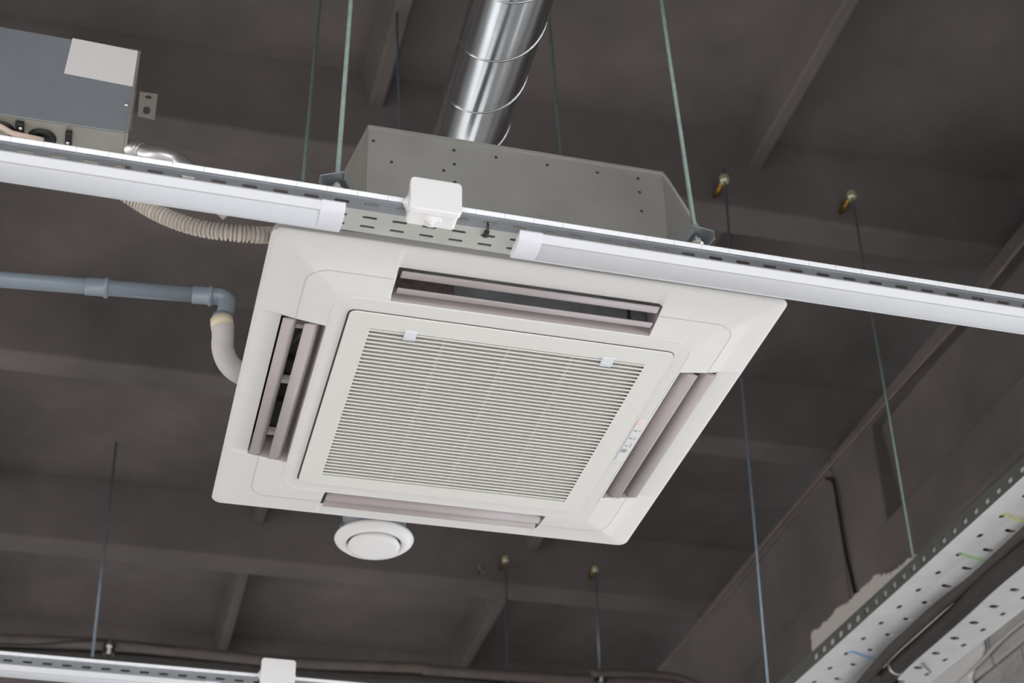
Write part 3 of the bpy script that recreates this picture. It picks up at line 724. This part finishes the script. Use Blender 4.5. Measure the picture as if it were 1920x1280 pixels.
cr = c + ((3.995 + .0 - 3.711) % PT); cr = cr - PT if cr > c + PT / 2 else cr
seg(.31, .375, [stadium(.346, c + .044, .016, .011)])
seg(.375, W, [stadium(.402, c - .036, .0075, .0125)])
m.build('base', t, solid=.0015, merge=True)
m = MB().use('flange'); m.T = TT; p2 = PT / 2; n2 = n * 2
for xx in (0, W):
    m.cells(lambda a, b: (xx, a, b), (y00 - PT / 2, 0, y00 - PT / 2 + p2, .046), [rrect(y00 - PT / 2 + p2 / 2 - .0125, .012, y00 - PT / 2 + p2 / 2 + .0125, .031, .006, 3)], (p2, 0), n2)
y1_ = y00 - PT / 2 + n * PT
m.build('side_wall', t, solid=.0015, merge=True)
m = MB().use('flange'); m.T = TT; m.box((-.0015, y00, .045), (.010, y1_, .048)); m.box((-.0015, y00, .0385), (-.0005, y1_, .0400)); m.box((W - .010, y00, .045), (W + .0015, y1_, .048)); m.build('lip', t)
for i_, (xx, rr_, mt_, ya_, yb_, lab) in enumerate(((.0640, .014, 'black', y00, y1_, 'black cable lying in the perforated tray above its first row of holes'), (.127, .014, 'black', y00, y1_, 'black cable lying in the perforated tray beside the first black cable'),
        (.346, .014, 'black', y00, y1_, 'black cable lying in the perforated tray above the round holes near the wall'), (.402, .012, 'black', y00, y1_, 'black cable lying in the perforated tray, the one closest to the wall'), (.0145, .012, 'pinkc', y00, .95, 'light cable inside the perforated tray showing through its side slots'))):
    m = MB().use(mt_); m.T = TT; m.tube([(xx, ya_, .0012 + rr_), (xx, yb_, .0012 + rr_)] if mt_ == 'black' else [(xx, ya_, .0255), (xx, yb_, .0255)], rr_, 10); tag(m.build('tray_cable'), lab, 'cable')
ZI = 3.735
def tp(u, v, z): return pz(u, v, z)
p1 = [tp(u, v, z) for u, v, z in ((2080, 860, 3.745), (1990, 940, 3.745), (1920, 1001, 3.748), (1828, 1085, 3.748), (1765, 1134, 3.742), (1709, 1184, 3.738), (1667, 1223, 3.732), (1638, 1256, 3.728), (1600, 1300, 3.72), (1560, 1345, 3.72))]
p1 = [p1[0] + (p1[0] - p1[1]).normalized() * 3.2] + p1 + [p1[-1] + Vector((-.0377, 1, 0)) * 4.5]
m = MB().use('insulb'); m.tube(spline(p1), .0175, 20); tag(m.build('insulated_pipe'), 'thinner brownish black insulated pipe tied under the perforated tray', 'pipe')
p2_ = [tp(u, v, 3.712) for u, v in ((2060, 918), (1990, 978), (1920, 1037), (1857, 1090), (1800, 1143), (1753, 1185), (1694, 1237), (1664, 1268), (1620, 1310), (1570, 1360))]
p2_ = [p2_[0] + (p2_[0] - p2_[1]).normalized() * 3.2] + p2_ + [p2_[-1] + Vector((-.0377, 1, 0)) * 4.5]
m = MB().use('insul'); m.tube(spline(p2_), .0265, 24)
tag(m.build('insulated_pipe'), 'thicker black insulated pipe tied under the perforated tray', 'pipe')
S = spline(p2_); cpt = tp(1692, 1240, 3.728); i0 = min(range(1, len(S) - 1), key=lambda k: (S[k] - cpt).length); tv = (S[i0 + 1] - S[i0 - 1]).normalized()
m = MB().use('nutm'); m.tube([S[i0] - tv * .005, S[i0] + tv * .005], .0282, 28); m.box(S[i0] + Vector((-.030, -.004, -.004)), S[i0] + Vector((-.022, .004, .012)))
tag(m.build('pipe_clamp', bevel=.0008), 'shiny metal band clamp around the thick black pipe at the tray', 'clamp')
def wire(mt, pts, label, r=.0022):
    m = MB().use(mt); m.tube(spline(pts), r, 8); tag(m.build('tie_wire'), label, 'wire')
wire('tie_y', [tp(1878, 966, 3.784), tp(1882, 964, 3.776), tp(1900, 972, 3.770), tp(1935, 981, 3.765)], 'yellow tie wire from a tray hole to the pipes')
wire('tie_g', [tp(1797, 1038, 3.784), tp(1801, 1039, 3.776), tp(1820, 1045, 3.772), tp(1852, 1052, 3.768)], 'green tie wire from a tray hole to the pipes')
wire('tie_b', [tp(1590, 1224, 3.784), tp(1598, 1222, 3.776), tp(1620, 1230, 3.772), tp(1644, 1237, 3.762)], 'blue tie wire from a tray hole near the bottom edge')
m = MB().use('rail'); a, b = tp(1733, 1248, 3.774), tp(1745, 1260, 3.774); m.tube([a, b], .003, 8); m.tube([a + (a - b) * .3, a], .006, 8); tag(m.build('tray_bolt'), 'small grey hook bolt between two tray holes', 'bolt')

# wire along the girder and white cable on the block wall
y0 = 1.5
pts = [px(u, v, XG - .006) for u, v in ((1960, 412), (1920, 455), (1810, 590), (1700, 712), (1620, 802), (1540, 893), (1440, 1010), (1340, 1134), (1262, 1228), (1225, 1272))]
m = MB().use('rust'); m.tube(spline(pts, 4), .0052, 8); tag(m.build('thin_cable'), 'thin rusty cable running along the dark girder', 'cable')
pts = [px(1549, 896, XG - .010), px(1563, 905, XG - .012), px(1572, 955, XG - .01), px(1585, 1030, XG - .01), px(1600, 1100, XG - .01), px(1603, 1112, XG - .008)]
m = MB().use('black'); m.tube(spline(pts, 6), .007, 8); tag(m.build('drop_cable'), 'black cable dropping down the joint of the dark girder', 'cable')
pts = [px(1975, 1118, 3.12), px(1920, 1163, 3.12), px(1876, 1200, 3.12), px(1840, 1238, 3.12), px(1795, 1282, 3.12)]
m = MB().use('cable'); m.tube(spline(pts, 6), .006, 10); tag(m.build('wall_cable'), 'off-white cable on the block wall at the lower right corner', 'cable')

# ================================================================== FAR PIPES AT THE BOTTOM
YP = 6.8
def farpipe(pts, r, mt, label, y=YP, name='insulated_pipe', sub=8):
    P_ = [py(u, v, y) for u, v in pts]; m = MB().use(mt); m.tube(spline(P_, sub), r, 16); return tag(m.build(name), label, 'pipe' if 'pipe' in name else 'cable')
farpipe([(-200, 1192), (0, 1198), (180, 1206), (380, 1225), (560, 1242), (790, 1252), (812, 1256), (1060, 1272), (1240, 1275), (1300, 1288)], .0235, 'brown', 'brown insulated pipe, upper one of the pair above the far rail')
farpipe([(-200, 1212), (0, 1221), (200, 1229), (420, 1246), (620, 1262), (800, 1270), (1000, 1292)], .021, 'insul', 'dark insulated pipe, lower one of the pair above the far rail', y=6.86)
farpipe([(-60, 1204), (0, 1207), (70, 1208), (130, 1203), (195, 1200), (250, 1203), (330, 1213)], .004, 'black', 'loose black cable lying along the far insulated pipes', y=6.76, name='loose_cable')
farpipe([(1110, 1262), (1200, 1262), (1265, 1268), (1300, 1280), (1330, 1300)], .016, 'brown', 'short bent brown pipe end near the bottom right of the far beam', y=6.72)
for (u, v, yy, lab) in ((205, 1212, 6.76, 'small zinc clamp on the far pipes above the far rail lamp'), (1127, 1266, 6.74, 'small zinc clamp on the far pipes below the back beam rod')):
    p = py(u, v, yy); m = MB().use('nutm'); m.lathe([(0, .045), (.006, .045), (.006, .025), (.012, .022), (.012, .010), (.016, .008), (.016, -.004), (.009, -.006), (.009, -.03), (0, -.03)], p, (0, 0, 1), 16)
    t = tag(m.build('rod_clamp'), lab, 'clamp'); m = MB().use('black'); m.box(p + Vector((-.024, -.008, -.03)), p + Vector((-.014, .03, .012))); m.build('clamp_pad', t); m = MB().use('black'); m.box(p + Vector((.014, -.008, -.03)), p + Vector((.024, .03, .012))); m.build('clamp_pad', t)
p = py(898, 1068, 6.92); m = MB().use('nutm'); m.box(p + Vector((-.005, -.012, -.018)), p + Vector((.004, 0, .02))); m.box(p + Vector((-.005, -.012, -.018)), p + Vector((.02, 0, -.010))); tag(m.build('wall_hook'), 'tiny pale angle clip on the back beam right of the air valve', 'clip')
